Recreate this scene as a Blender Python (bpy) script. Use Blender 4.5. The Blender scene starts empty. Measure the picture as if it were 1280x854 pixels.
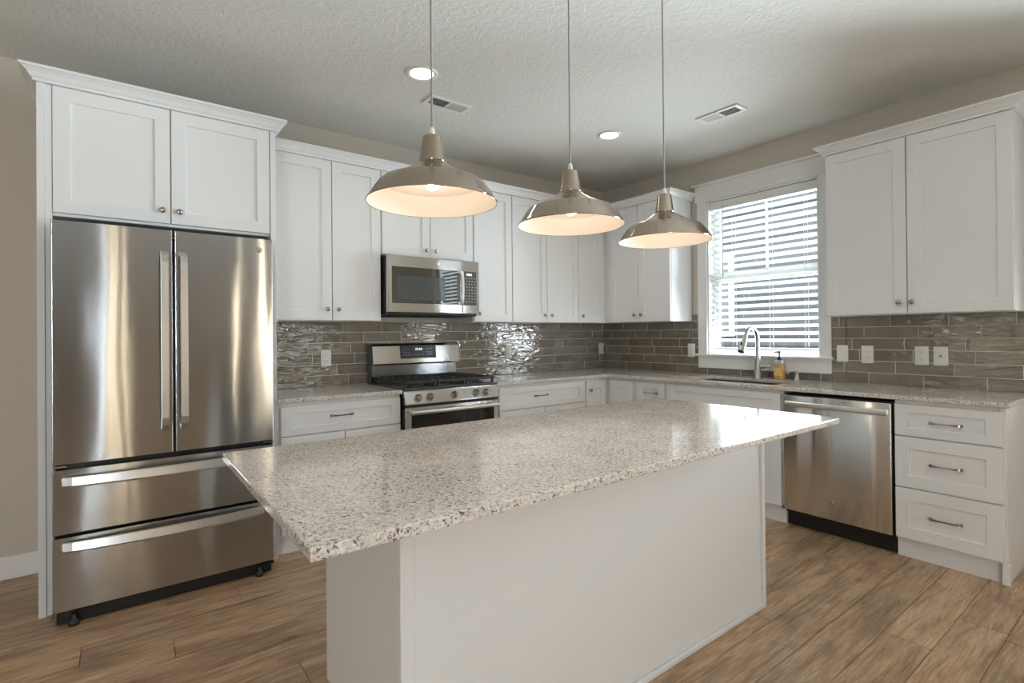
import bpy, bmesh, math, random
from mathutils import Vector, Matrix
random.seed(7)
PI = math.pi
SC = bpy.context.scene
COL = SC.collection

# ------------------------------------------------------------------ camera
YAW, PITCH, ROLL = math.radians(37.1253), math.radians(.268), math.radians(-.5389)
FPX, PY = 651.1373, 415.3252
cam_d = bpy.data.cameras.new('camera'); cam = bpy.data.objects.new('camera', cam_d); COL.objects.link(cam)
fwd = Vector((math.sin(YAW)*math.cos(PITCH), math.cos(YAW)*math.cos(PITCH), math.sin(PITCH)))
rt = Vector((math.cos(YAW), -math.sin(YAW), 0)); up = rt.cross(fwd)
rt2 = rt*math.cos(ROLL) + up*math.sin(ROLL); up2 = -rt*math.sin(ROLL) + up*math.cos(ROLL)
M = Matrix((rt2, up2, -fwd)).transposed().to_4x4(); M.translation = Vector((-4.1384, -3.8446, 1.2761))
cam.matrix_world = M
cam_d.sensor_fit = 'HORIZONTAL'; cam_d.sensor_width = 36; cam_d.lens = 36*FPX/1280
cam_d.shift_y = (PY-427)/1280
cam_d.clip_start = .05
SC.camera = cam

# ------------------------------------------------------------------ world, exposure, daylight and added lamps
SC.view_settings.view_transform = 'Standard'; SC.view_settings.look = 'None'
SC.view_settings.gamma = 1; SC.view_settings.use_curve_mapping = False
SC.view_settings.exposure = 0.0
W = bpy.data.worlds.new('sky'); SC.world = W; W.use_nodes = True
bg = W.node_tree.nodes['Background']; bg.inputs[0].default_value = (.86, .94, 1, 1); bg.inputs[1].default_value = 3.0
SC.cycles.max_bounces = 10; SC.cycles.diffuse_bounces = 6; SC.cycles.glossy_bounces = 6
SC.cycles.transmission_bounces = 8; SC.cycles.use_denoising = True
SC.cycles.sample_clamp_indirect = 6
SC.cycles.caustics_reflective = False; SC.cycles.caustics_refractive = False

def area(name, loc, target, sx, sy, power, color):
    l = bpy.data.lights.new(name, 'AREA'); l.shape = 'RECTANGLE'; l.size = sx; l.size_y = sy; l.energy = power; l.color = color
    o = bpy.data.objects.new(name, l); COL.objects.link(o); o.location = loc
    o.rotation_euler = (Vector(target)-Vector(loc)).to_track_quat('-Z', 'Y').to_euler()
    return o
DAY = (.86, .945, 1.0)
area('fill_patio_door', (-6.78, -7.90, 1.1), (-4.0, 0, 1.4), 1.1, 2.0, 84, DAY)  # fill lamp added behind the camera, set at a guessed patio door
area('daylight_rear_window', (-.90, -7.90, 1.5), (-2.2, 0, 1.3), 1.1, 1.2, 5, DAY)
area('streak_light_rear_panes', (-3.1, -9.0, 1.2), (-3.1, 0, 1.2), 2.8, 2.4, 700, DAY)  # lamp added behind the narrow panes to brighten their streaks in the fridge
for nm, yy, pw in (('side', -4.05, 460), ('sink', -1.69, 112)):
    area('sky_light_%s_window' % nm, (1.0, yy, 3.0), (.05, yy, 1.6), 1.1, 1.3, 60, DAY)
    area('ground_light_%s_window' % nm, (.32, yy, 1.73), (-2.5, yy, 2.93), .98, 1.36, pw, DAY)

# ------------------------------------------------------------------ materials
def nt(name):
    m = bpy.data.materials.new(name); m.use_nodes = True
    t = m.node_tree; b = t.nodes['Principled BSDF']
    return m, t, b
def N(t, typ, **kw):
    n = t.nodes.new(typ)
    for k, v in kw.items():
        if k[0] == '_': n.inputs[k[1:]].default_value = v
        else: setattr(n, k, v)
    return n
def L(t, a, b): t.links.new(a, b)
def simple(name, col, rough=.5, metal=0, spec=.5, emit=0, ecol=None, coat=0, trans=0):
    m, t, b = nt(name)
    b.inputs['Base Color'].default_value = (*col, 1); b.inputs['Roughness'].default_value = rough
    b.inputs['Metallic'].default_value = metal; b.inputs['Specular IOR Level'].default_value = spec
    b.inputs['Coat Weight'].default_value = coat; b.inputs['Transmission Weight'].default_value = trans
    if emit: b.inputs['Emission Color'].default_value = (*(ecol or col), 1); b.inputs['Emission Strength'].default_value = emit
    return m
def coords(t, scale=(1, 1, 1), out='Object'):
    c = N(t, 'ShaderNodeTexCoord'); mp = N(t, 'ShaderNodeMapping'); mp.inputs['Scale'].default_value = scale
    L(t, c.outputs[out], mp.inputs[0]); return mp.outputs[0]
def ramp(t, fac, stops):
    r = N(t, 'ShaderNodeValToRGB'); e = r.color_ramp.elements
    while len(e) < len(stops): e.new(.5)
    for i, (p, c) in enumerate(stops): e[i].position = p; e[i].color = (*c, 1)
    L(t, fac, r.inputs[0]); return r.outputs[0]
def mix(t, fac, a, b, mode='MIX'):
    m = N(t, 'ShaderNodeMix', data_type='RGBA', blend_type=mode)
    for s, v in ((m.inputs[0], fac), (m.inputs[6], a), (m.inputs[7], b)):
        if hasattr(v, 'is_linked'): L(t, v, s)
        else: s.default_value = v if not isinstance(v, tuple) else (*v, 1)
    return m.outputs[2]
def noise(t, vec, scale, detail=2, rough=.5, dist=0):
    n = N(t, 'ShaderNodeTexNoise', _Scale=scale, _Detail=detail, _Roughness=rough, _Distortion=dist)
    if vec is not None: L(t, vec, n.inputs['Vector'])
    return n.outputs['Fac']
def bump(t, b, h, strength, dist):
    n = N(t, 'ShaderNodeBump', _Strength=strength, _Distance=dist); L(t, h, n.inputs['Height']); L(t, n.outputs[0], b.inputs['Normal'])
    return n

MAT = {}
m, t, b = nt('painted_cabinet_white'); MAT['white'] = m
b.inputs['Base Color'].default_value = (.80, .81, .815, 1); b.inputs['Roughness'].default_value = .38
bump(t, b, noise(t, coords(t), 220, 2), .05, .001)
MAT['trim'] = simple('painted_trim_white', (.80, .80, .785), .4)
MAT['cabdark'] = simple('cabinet_gap_shadow_board', (.55, .54, .52), .6)
m, t, b = nt('greige_wall_paint'); MAT['wall'] = m
b.inputs['Base Color'].default_value = (.57, .52, .46, 1); b.inputs['Roughness'].default_value = .75
bump(t, b, noise(t, coords(t), 160, 3), .12, .002)
m, t, b = nt('knockdown_ceiling_paint'); MAT['ceil'] = m
b.inputs['Base Color'].default_value = (.73, .725, .69, 1); b.inputs['Roughness'].default_value = .8
v = coords(t)
h = ramp(t, noise(t, v, 19, 3, .55, 1.4), [(.44, (0, 0, 0)), (.56, (1, 1, 1))])
bump(t, b, h, .25, .005)

# wood floor: per-plank random value in a face attribute
m, t, b = nt('scraped_wood_planks'); MAT['floor'] = m
at = N(t, 'ShaderNodeAttribute', attribute_name='rnd')
c = N(t, 'ShaderNodeTexCoord'); off = N(t, 'ShaderNodeVectorMath', operation='MULTIPLY_ADD')
L(t, at.outputs['Color'], off.inputs[0]); off.inputs[1].default_value = (13, 7, 5); L(t, c.outputs['Object'], off.inputs[2])
mp = N(t, 'ShaderNodeMapping'); mp.inputs['Scale'].default_value = (1.2, 14, 1); L(t, off.outputs[0], mp.inputs[0])
g1 = noise(t, mp.outputs[0], 3.2, 6, .62, .7)
mp2 = N(t, 'ShaderNodeMapping'); mp2.inputs['Scale'].default_value = (1.6, 4.5, 1); L(t, off.outputs[0], mp2.inputs[0])
g2 = noise(t, mp2.outputs[0], 2.2, 3, .5, .4)
mp3 = N(t, 'ShaderNodeMapping'); mp3.inputs['Scale'].default_value = (6, 130, 1); L(t, off.outputs[0], mp3.inputs[0])
g3 = noise(t, mp3.outputs[0], 2.0, 3, .6)
base = ramp(t, g1, [(.28, (.255, .152, .083)), (.47, (.45, .290, .172)), (.70, (.66, .475, .315))])
patch = ramp(t, g2, [(.3, (.66, .64, .62)), (.5, (.97, .97, .97)), (.7, (1.15, 1.14, 1.12))])
colr = mix(t, 1.0, base, patch, 'MULTIPLY')
fine = ramp(t, g3, [(.35, (.72, .70, .68)), (.6, (1.08, 1.08, 1.08))])
colr = mix(t, .75, colr, fine, 'MULTIPLY')
sep = N(t, 'ShaderNodeSeparateColor'); L(t, at.outputs['Color'], sep.inputs[0])
tone = ramp(t, sep.outputs[0], [(0, (.84, .83, .82)), (.5, (1, 1, 1)), (1, (1.14, 1.13, 1.11))])
colr = mix(t, 1.0, colr, tone, 'MULTIPLY')
# knots
kmp = N(t, 'ShaderNodeMapping'); kmp.inputs['Scale'].default_value = (1.5, 4.2, 1); L(t, off.outputs[0], kmp.inputs[0])
vo = N(t, 'ShaderNodeTexVoronoi', _Scale=1.1); L(t, kmp.outputs[0], vo.inputs['Vector'])
kn = ramp(t, vo.outputs['Distance'], [(.02, (.4, .34, .3)), (.09, (1, 1, 1))])
colr = mix(t, .8, colr, kn, 'MULTIPLY')
L(t, colr, b.inputs['Base Color'])
rr = ramp(t, g1, [(.3, (.36, .36, .36)), (.7, (.25, .25, .25))]); L(t, rr, b.inputs['Roughness'])
mp4 = N(t, 'ShaderNodeMapping'); mp4.inputs['Scale'].default_value = (9, 22, 1); mp4.inputs['Rotation'].default_value = (0, 0, .25); L(t, off.outputs[0], mp4.inputs[0])
bump(t, b, mix(t, .4, noise(t, mp4.outputs[0], 1.3, 3), g3), .35, .006)
MAT['seam'] = simple('plank_seam_dark', (.09, .06, .04), .8)

# quartz
m, t, b = nt('speckled_quartz'); MAT['quartz'] = m
v = coords(t)
n0 = noise(t, v, 9, 3); basec = ramp(t, n0, [(.35, (.61, .555, .505)), (.65, (.71, .66, .61))])
n1 = noise(t, v, 95, 3, .6); c1 = mix(t, ramp(t, n1, [(.52, (0, 0, 0)), (.60, (1, 1, 1))]), basec, (.81, .77, .73))
n2 = noise(t, v, 135, 3, .6, .6); c2 = mix(t, ramp(t, n2, [(.56, (0, 0, 0)), (.63, (.9, .9, .9))]), c1, (.29, .25, .205))
n3 = noise(t, v, 130, 3, .55, .5); c4 = mix(t, ramp(t, n3, [(.59, (0, 0, 0)), (.635, (.9, .9, .9))]), c2, (.06, .055, .05))
L(t, c4, b.inputs['Base Color']); b.inputs['Roughness'].default_value = .09; b.inputs['Specular IOR Level'].default_value = .6

# glazed tile
m, t, b = nt('glazed_olive_brown_tile'); MAT['tile'] = m
at = N(t, 'ShaderNodeAttribute', attribute_name='rnd')
off = N(t, 'ShaderNodeVectorMath', operation='MULTIPLY_ADD'); c = N(t, 'ShaderNodeTexCoord')
L(t, at.outputs['Color'], off.inputs[0]); off.inputs[1].default_value = (9, 9, 9); L(t, c.outputs['Object'], off.inputs[2])
nn = noise(t, off.outputs[0], 7, 3, .6)
colr = ramp(t, nn, [(.3, (.155, .128, .092)), (.7, (.215, .182, .136))])
sep = N(t, 'ShaderNodeSeparateColor'); L(t, at.outputs['Color'], sep.inputs[0])
colr = mix(t, 1, colr, ramp(t, sep.outputs[0], [(0, (.86, .86, .86)), (1, (1.14, 1.14, 1.14))]), 'MULTIPLY')
L(t, colr, b.inputs['Base Color']); b.inputs['Roughness'].default_value = .06; b.inputs['IOR'].default_value = 1.9
sc3 = N(t, 'ShaderNodeMapping'); sc3.inputs['Scale'].default_value = (9, 9, 26); L(t, off.outputs[0], sc3.inputs[0])
wv = noise(t, sc3.outputs[0], 1.0, 2, .5, .8)
bump(t, b, wv, .8, .007)
MAT['grout'] = simple('pale_grout', (.74, .72, .66), .9)

# brushed stainless
def steel(name, col, rough, aniso=.75, brush=0, wavy=0, wsc=7):
    m, t, b = nt(name)
    b.inputs['Metallic'].default_value = 1; b.inputs['Base Color'].default_value = (*col, 1)
    b.inputs['Anisotropic'].default_value = aniso; b.inputs['Anisotropic Rotation'].default_value = .25
    tg = N(t, 'ShaderNodeTangent', direction_type='RADIAL', axis='Z'); L(t, tg.outputs[0], b.inputs['Tangent'])
    b.inputs['Roughness'].default_value = rough
    # brushing: tiny random tilt of the normal across the grain, plus slow sheet waviness
    gm = N(t, 'ShaderNodeNewGeometry'); c = N(t, 'ShaderNodeTexCoord')
    acc = gm.outputs['Normal']
    if brush:
        wn = N(t, 'ShaderNodeTexWhiteNoise', noise_dimensions='3D'); sc_ = N(t, 'ShaderNodeVectorMath', operation='SCALE'); sc_.inputs['Scale'].default_value = 7919
        L(t, c.outputs['Object'], sc_.inputs[0]); L(t, sc_.outputs[0], wn.inputs['Vector'])
        sp = N(t, 'ShaderNodeSeparateColor'); L(t, wn.outputs['Color'], sp.inputs[0])
        ad = N(t, 'ShaderNodeMath', operation='ADD'); L(t, sp.outputs[0], ad.inputs[0]); L(t, sp.outputs[1], ad.inputs[1])
        ml = N(t, 'ShaderNodeMath', operation='MULTIPLY_ADD'); L(t, ad.outputs[0], ml.inputs[0]); ml.inputs[1].default_value = brush; ml.inputs[2].default_value = -brush
        cb = N(t, 'ShaderNodeCombineXYZ'); L(t, ml.outputs[0], cb.inputs[2])
        if wavy:
            nz = noise(t, coords(t, (wsc, wsc, 1.1)), 1, 1); mw_ = N(t, 'ShaderNodeMath', operation='MULTIPLY_ADD'); L(t, nz, mw_.inputs[0]); mw_.inputs[1].default_value = wavy; mw_.inputs[2].default_value = -wavy*.5
            L(t, mw_.outputs[0], cb.inputs[0]); L(t, mw_.outputs[0], cb.inputs[1])
        va = N(t, 'ShaderNodeVectorMath', operation='ADD'); L(t, gm.outputs['Normal'], va.inputs[0]); L(t, cb.outputs[0], va.inputs[1])
        nv = N(t, 'ShaderNodeVectorMath', operation='NORMALIZE'); L(t, va.outputs[0], nv.inputs[0]); L(t, nv.outputs[0], b.inputs['Normal'])
    return m
MAT['steel'] = steel('brushed_stainless', (.72, .72, .71), .12, .9, .20, .03)
MAT['fridge_steel'] = steel('shaded_brushed_stainless', (.485, .505, .525), .11, .9, .20, .05)  # same stainless, darkened for the dim reflections on the fridge front
MAT['steel2'] = steel('satin_stainless_handle', (.74, .735, .72), .34, .4)
MAT['nickel'] = steel('brushed_nickel_shade', (.42, .355, .295), .12, .9, .22, .22, 26)
MAT['chrome'] = simple('polished_nickel_hardware', (.42, .39, .36), .16, 1)
MAT['faucet'] = simple('satin_faucet_metal', (.46, .45, .43), .36, 1)
MAT['black'] = simple('black_plastic', (.012, .012, .012), .35)
MAT['iron'] = simple('cast_iron_black', (.022, .022, .023), .5)
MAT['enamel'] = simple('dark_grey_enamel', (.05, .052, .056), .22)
MAT['ovenglass'] = simple('black_oven_door_glass', (.012, .012, .012), .04, 0, .5)
MAT['blackglass'] = simple('black_oven_glass', (.014, .014, .015), .03, 0, 1.0)
for q in ('blackglass',): MAT[q].node_tree.nodes['Principled BSDF'].inputs['IOR'].default_value = 1.9
MAT['darksteel'] = steel('dark_steel_sheet', (.36, .375, .39), .14, .8, .12)
MAT['display'] = simple('charcoal_display_glass', (.035, .038, .042), .12)
MAT['digits'] = simple('pale_display_segments', (.6, .75, .8), .5, emit=.9)
MAT['print'] = simple('pale_grey_key_print', (.42, .42, .41), .5)
MAT['meshwin'] = simple('grey_microwave_window_screen', (.085, .092, .092), .05, 0, .8)
MAT['reflector'] = simple('white_enamel_reflector', (.86, .80, .74), .35)
MAT['bulb'] = simple('glowing_bulb', (1, .93, .84), .4, emit=3.5, ecol=(1, .86, .70))
MAT['can'] = simple('glowing_downlight_lens', (1, .96, .9), .4, emit=8, ecol=(1, .93, .80))
MAT['cord'] = simple('grey_cord', (.30, .29, .28), .5)
MAT['ivory'] = simple('white_plastic_plate', (.80, .79, .76), .35)
MAT['slot'] = simple('dark_slot', (.10, .09, .08), .6)
MAT['ventdark'] = simple('vent_duct_dark', (.03, .03, .03), .8)
m, t, b = nt('white_blind_slat'); MAT['slat'] = m
b.inputs['Base Color'].default_value = (.84, .84, .82, 1); b.inputs['Roughness'].default_value = .4
tr = N(t, 'ShaderNodeBsdfTranslucent'); tr.inputs[0].default_value = (.85, .86, .85, 1)
ms = N(t, 'ShaderNodeMixShader'); ms.inputs[0].default_value = .45
L(t, b.outputs[0], ms.inputs[1]); L(t, tr.outputs[0], ms.inputs[2]); L(t, ms.outputs[0], t.nodes['Material Output'].inputs[0])
m, t, b = nt('window_glass'); MAT['glass'] = m
gl = N(t, 'ShaderNodeBsdfGlossy'); gl.inputs['Roughness'].default_value = .0
tp = N(t, 'ShaderNodeBsdfTransparent'); tp.inputs[0].default_value = (.95, .97, .97, 1)
fr = N(t, 'ShaderNodeFresnel', _IOR=1.45); ms = N(t, 'ShaderNodeMixShader')
L(t, fr.outputs[0], ms.inputs[0]); L(t, tp.outputs[0], ms.inputs[1]); L(t, gl.outputs[0], ms.inputs[2]); L(t, ms.outputs[0], t.nodes['Material Output'].inputs[0])
m, t, b = nt('tan_streak_pane'); MAT['streak_pane'] = m
tr = N(t, 'ShaderNodeBsdfTranslucent'); tr.inputs[0].default_value = (.92, .80, .66, 1); L(t, tr.outputs[0], t.nodes['Material Output'].inputs[0])  # made-up panes, tinted to mirror as tan streaks in the fridge doors
m, t, b = nt('sky_dimming_pane'); MAT['tinted'] = m
tp = N(t, 'ShaderNodeBsdfTransparent'); tp.inputs[0].default_value = (.68, .63, .56, 1); L(t, tp.outputs[0], t.nodes['Material Output'].inputs[0])  # tint added to dim the sky that the tiles mirror
MAT['clearplastic'] = simple('clear_plastic', (.80, .80, .78), .12, trans=.55)
m, t, b = nt('amber_soap'); MAT['amber'] = m
z = N(t, 'ShaderNodeTexCoord')
nz = noise(t, coords(t), 60, 2)
L(t, ramp(t, nz, [(.40, (.62, .30, .055)), (.62, (.78, .46, .13))]), b.inputs['Base Color']); b.inputs['Roughness'].default_value = .15
MAT['label'] = simple('cream_bottle_label', (.80, .56, .22), .4)
MAT['sidingA'] = simple('slate_house_siding', (.13, .138, .15), .7)
MAT['lawn'] = simple('pale_gravel', (.33, .32, .29), .9)
MAT['roofs'] = simple('grey_roof', (.12, .12, .12), .9)
MAT['patio'] = simple('door_panel_white', (.7, .7, .69), .5)

# ------------------------------------------------------------------ geometry helpers
class F:                                   # u right, v up, w out of the wall
    def __init__(s, o, U, W): s.o, s.U, s.W = Vector(o), Vector(U), Vector(W)
    def __call__(s, u, v, w): return s.o + s.U*u + Vector((0, 0, v)) + s.W*w
WORLD = F((0, 0, 0), (1, 0, 0), (0, -1, 0))
BACK = F((0, 0, 0), (1, 0, 0), (0, -1, 0))      # u = x, w = -y
RIGHT = F((0, 0, 0), (0, -1, 0), (-1, 0, 0))    # u = -y, w = -x
class XYZ:
    def __call__(s, x, y, z): return Vector((x, y, z))
ABS = XYZ()

class G:
    def __init__(s, f=ABS): s.f = f; s.v = []; s.fc = []; s.sm = []; s.mi = []; s.rn = []
    def add(s, verts, faces, smooth=False, mi=0, rnd=0):
        o = len(s.v); s.v += [s.f(*p) for p in verts]
        for f in faces: s.fc.append([i+o for i in f]); s.sm.append(smooth); s.mi.append(mi); s.rn.append(rnd)
        return s
    def box(s, a0, a1, b0, b1, c0, c1, bev=0, seg=1, mi=0, rnd=0):
        bm = bmesh.new(); bmesh.ops.create_cube(bm, size=1)
        for v in bm.verts: v.co = ((a0+a1)/2+v.co.x*abs(a1-a0), (b0+b1)/2+v.co.y*abs(b1-b0), (c0+c1)/2+v.co.z*abs(c1-c0))
        if bev:
            bev = min(bev, .49*min(abs(a1-a0), abs(b1-b0), abs(c1-c0)))
            bmesh.ops.bevel(bm, geom=bm.edges[:], offset=bev, segments=seg, profile=.5, affect='EDGES')
        bm.verts.index_update()
        s.add([tuple(v.co) for v in bm.verts], [[v.index for v in f.verts] for f in bm.faces], seg > 1, mi, rnd); bm.free(); return s
    def prism(s, poly, ax, lo, hi, mi=0, smooth=False):     # poly in the two other axes (cyclic order), extruded along ax
        n = len(poly); vs = []
        for h in (lo, hi):
            for p in poly:
                q = list(p); q.insert(ax, h); vs.append(tuple(q))
        fs = [[i, (i+1) % n, n+(i+1) % n, n+i] for i in range(n)]
        s.add(vs, fs, smooth, mi); s.add(vs, [list(range(n))[::-1], list(range(n, 2*n))], False, mi); return s
    def lathe(s, prof, c, axis=2, n=40, mi=0, smooth=True, cap=False):   # prof: (r, h)
        vs = []
        for r, h in prof:
            for k in range(n):
                a = 2*PI*k/n; p = [r*math.cos(a), r*math.sin(a)]; p.insert(axis, h); vs.append(tuple(p[i]+c[i] for i in range(3)))
        fs = []
        for j in range(len(prof)-1):
            for k in range(n): fs.append([j*n+k, j*n+(k+1) % n, (j+1)*n+(k+1) % n, (j+1)*n+k])
        s.add(vs, fs, smooth, mi)
        if cap: s.add(vs, [list(range(n))[::-1], list(range((len(prof)-1)*n, len(prof)*n))], False, mi)
        return s
    def cyl(s, p0, p1, r0, r1=None, n=16, mi=0, smooth=True): return s.tube([p0, p1], [r0, r0 if r1 is None else r1], n, mi, smooth)
    def tube(s, pts, r, n=12, mi=0, smooth=True):
        pts = [Vector(p) for p in pts]; r = r if isinstance(r, (list, tuple)) else [r]*len(pts)
        d0 = (pts[1]-pts[0]).normalized(); a = Vector((0, 0, 1)) if abs(d0.z) < .9 else Vector((1, 0, 0)); nx = d0.cross(a).normalized()
        vs = []
        for i, p in enumerate(pts):
            d = (pts[min(i+1, len(pts)-1)]-pts[max(i-1, 0)]).normalized(); nx = (nx-d*nx.dot(d)).normalized(); ny = d.cross(nx)
            for k in range(n): q = p+(nx*math.cos(2*PI*k/n)+ny*math.sin(2*PI*k/n))*r[i]; vs.append(tuple(q))
        fs = [[j*n+k, j*n+(k+1) % n, (j+1)*n+(k+1) % n, (j+1)*n+k] for j in range(len(pts)-1) for k in range(n)]
        s.add(vs, fs, smooth, mi); s.add(vs, [list(range(n))[::-1], list(range((len(pts)-1)*n, len(pts)*n))], False, mi); return s
    def ribbon(s, sect, smooth=True, mi=0):     # sect: list of closed loops with equal vertex counts
        n = len(sect[0]); vs = [p for l in sect for p in l]
        fs = [[j*n+k, j*n+(k+1) % n, (j+1)*n+(k+1) % n, (j+1)*n+k] for j in range(len(sect)-1) for k in range(n)]
        s.add(vs, fs, smooth, mi); s.add(vs, [list(range(n))[::-1], list(range((len(sect)-1)*n, len(sect)*n))], False, mi); return s
    def build(s, name, mats, parent=None, label=None):
        base = parent_world(parent) if parent else Vector((0, 0, 0))
        me = bpy.data.meshes.new(name); me.from_pydata([tuple(v-base) for v in s.v], [], s.fc)
        mats = mats if isinstance(mats, (list, tuple)) else [mats]
        for q in mats: me.materials.append(MAT[q])
        for p, a, i in zip(me.polygons, s.sm, s.mi): p.use_smooth = a; p.material_index = i
        if any(s.rn):
            at = me.attributes.new('rnd', 'FLOAT_COLOR', 'FACE')
            for i, r in enumerate(s.rn):
                rg = random.Random(r); at.data[i].color = (rg.random(), rg.random(), rg.random(), 1)
        bm = bmesh.new(); bm.from_mesh(me); bmesh.ops.recalc_face_normals(bm, faces=bm.faces); bm.to_mesh(me); bm.free()
        o = bpy.data.objects.new(name, me); COL.objects.link(o)
        if parent: o.parent = parent
        if label: o['label'] = label
        return o
def parent_world(o):
    p = Vector((0, 0, 0))
    while o: p = p+o.location; o = o.parent
    return p
def tag(o, label, cat, group=None):
    o['label'] = label; o['category'] = cat
    if group: o['group'] = group
    return o
def thing(name, label, cat, loc, group=None):
    o = bpy.data.objects.new(name, None); o.empty_display_size = .1; COL.objects.link(o); o.location = loc
    return tag(o, label, cat, group)
def struct(o): o['kind'] = 'structure'; return o
def copy_tree(o, parent=None):
    c = o.copy(); COL.objects.link(c)
    if parent: c.parent = parent
    for ch in list(o.children): copy_tree(ch, c)
    return c
def arc(n, a0, a1): return [a0+(a1-a0)*i/n for i in range(n+1)]

# ------------------------------------------------------------------ room shell
H = 2.785; XL = -7.5; YR = -8.0
WY0, WY1, WZ0, WZ1 = -1.235, -2.150, 1.085, 2.430       # sink window opening
# floor planks
g = G(); g.add([(XL, YR, -.003), (0, YR, -.003), (0, 0, -.003), (XL, 0, -.003)], [[0, 1, 2, 3]], mi=1)
g.box(XL, .0, YR, 0, -.1, -.006, mi=1)
PW = .165; known = {round((-1.37+PW)/PW): -3.958, round((-1.205+PW)/PW): -4.264, round((-1.04+PW)/PW): -3.662, round((-.875+PW)/PW): -3.958, round((-1.865+PW)/PW): -3.577, round((-2.69+PW)/PW): -1.846}
k = 0
for j in range(-60, 12):
    y0 = -1.37+j*PW; y1 = y0+PW
    if y1 < YR or y0 > 0: continue
    key = round((y0+PW)/PW); ln = 1.35
    x = known.get(key, random.uniform(-4, -2.7))
    xs = [x]
    while xs[0] > XL: xs.insert(0, xs[0]-random.choice([1.1, 1.4, 1.8, 2.1]))
    while xs[-1] < 0: xs.append(xs[-1]+random.choice([1.1, 1.4, 1.8, 2.1]))
    for a, c_ in zip(xs, xs[1:]):
        a, c_ = max(a, XL), min(c_, 0)
        if c_-a < .02: continue
        k += 1; e = .0005; r_ = .0014; ya, yb = max(y0, YR), min(y1, 0)
        P = [(a+e, ya+e, -.0025), (c_-e, ya+e, -.0025), (c_-e, yb-e, -.0025), (a+e, yb-e, -.0025),
             (a+e+r_, ya+e+r_, 0), (c_-e-r_, ya+e+r_, 0), (c_-e-r_, yb-e-r_, 0), (a+e+r_, yb-e-r_, 0)]
        g.add(P, [[4, 5, 6, 7], [0, 1, 5, 4], [1, 2, 6, 5], [2, 3, 7, 6], [3, 0, 4, 7]], rnd=k)
struct(g.build('floor', ['floor', 'seam']))
struct(G().box(XL-.15, .15, YR-.15, .15, H, H+.12).build('ceiling', 'ceil'))
struct(G().box(XL-.15, .15, 0, .15, 0, H).build('wall_back', 'wall'))
def holed_wall(name, ax, at, th, a0, a1, holes):       # wall across ax; holes (a, b, z0, z1)
    g = G(); xs = sorted({a0, a1, *[h[0] for h in holes], *[h[1] for h in holes]})
    for p, q in zip(xs, xs[1:]):
        hs = [h for h in holes if h[0] <= (p+q)/2 <= h[1]]
        zz = [(0, H)] if not hs else [(0, hs[0][2]), (hs[0][3], H)]
        for z0, z1 in zz:
            if z1-z0 < .001: continue
            if ax == 'x': g.box(at, at+th, p, q, z0, z1)
            else: g.box(p, q, at, at+th, z0, z1)
    return struct(g.build(name, 'wall'))
holed_wall('wall_right', 'x', 0, .15, YR, 0, [(WY1, WY0, WZ0, WZ1), (-4.50, -3.60, .95, WZ1)])
holed_wall('wall_rear', 'y', YR-.15, .15, XL, 0, [(-5.30, -4.45, 0, 2.42), (-7.35, -6.20, 0, 2.1), (-1.45, -.35, .9, 2.1), (-4.36, -4.28, .15, 2.4), (-4.24, -4.17, .15, 2.4), (-4.02, -3.96, .15, 2.4), (-2.46, -2.38, .15, 2.4), (-1.95, -1.75, .15, 2.4)])
holed_wall('wall_left', 'x', XL-.15, .15, YR, 0, [(-2.4, -1.0, .80, 2.1)])
g = G(); g.box(-5.35, -4.40, YR-3.15, YR-3.0, 0, H); g.box(-5.40, -5.30, YR-3.0, YR-.15, 0, H); g.box(-4.45, -4.38, YR-3.0, YR-.15, 0, H)
struct(g.build('wall_hall', 'wall')); struct(G().box(-5.40, -4.38, YR-3.1, YR-.15, -.1, -.002).build('floor_hall', 'floor')); struct(G().box(-5.40, -4.38, YR-3.1, YR-.15, H, H+.1).build('ceiling_hall', 'ceil'))
struct(G().box(XL, -4.435, -.016, 0, 0, .122, .004).build('baseboard_back', 'trim'))
struct(G().box(-.016, 0, -4.55, -3.28, 0, .122, .004).build('baseboard_right', 'trim'))
struct(G().box(-3.91, -.0, YR, YR+.016, 0, .122, .004).build('baseboard_rear', 'trim'))
# frames and glass of the openings behind the camera
def frame_opening(name, ax, at, a0, a1, z0, z1, bars, sgn):
    g = G(); w = .06 if name == 'door_2' else .09
    def bx(p, q, r, s_, d0, d1, gg):
        if ax == 'x': gg.box(at+sgn*d0, at+sgn*d1, p, q, r, s_, .003)
        else: gg.box(p, q, at+sgn*d0, at+sgn*d1, r, s_, .003)
    for p, q, r, s_ in ((a0-w, a0, z0-.0, z1), (a1, a1+w, z0, z1), (a0-w-.02, a1+w+.02, z1, z1+.12)): bx(p, q, r, s_, 0, .02, g)
    if z0 > .1: bx(a0-w-.02, a1+w+.02, z0-.03, z0, 0, .04, g)
    o = struct(g.build(name, 'trim'))
    if name == 'door_2': return
    g = G()
    for c_ in [a0+.03, a1-.03]+bars: bx(c_-.03, c_+.03, z0, z1, -.09, -.05, g)
    bx(a0, a1, z0, z0+.07, -.09, -.05, g); bx(a0, a1, z1-.06, z1, -.09, -.05, g); g.build('sash', 'trim', o)
    g = G(); bx(a0, a1, z0, z1, -.073, -.069, g); g.build('pane', 'tinted' if name in ('window_2', 'window_9') else 'glass', o)
frame_opening('door_1', 'y', YR, -7.35, -6.20, 0, 2.1, [-6.78], 1)
frame_opening('window_9', 'y', YR, -1.45, -.35, .9, 2.1, [-.90], 1)
frame_opening('door_2', 'y', YR, -5.30, -4.45, 0, 2.42, [], 1)
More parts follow.
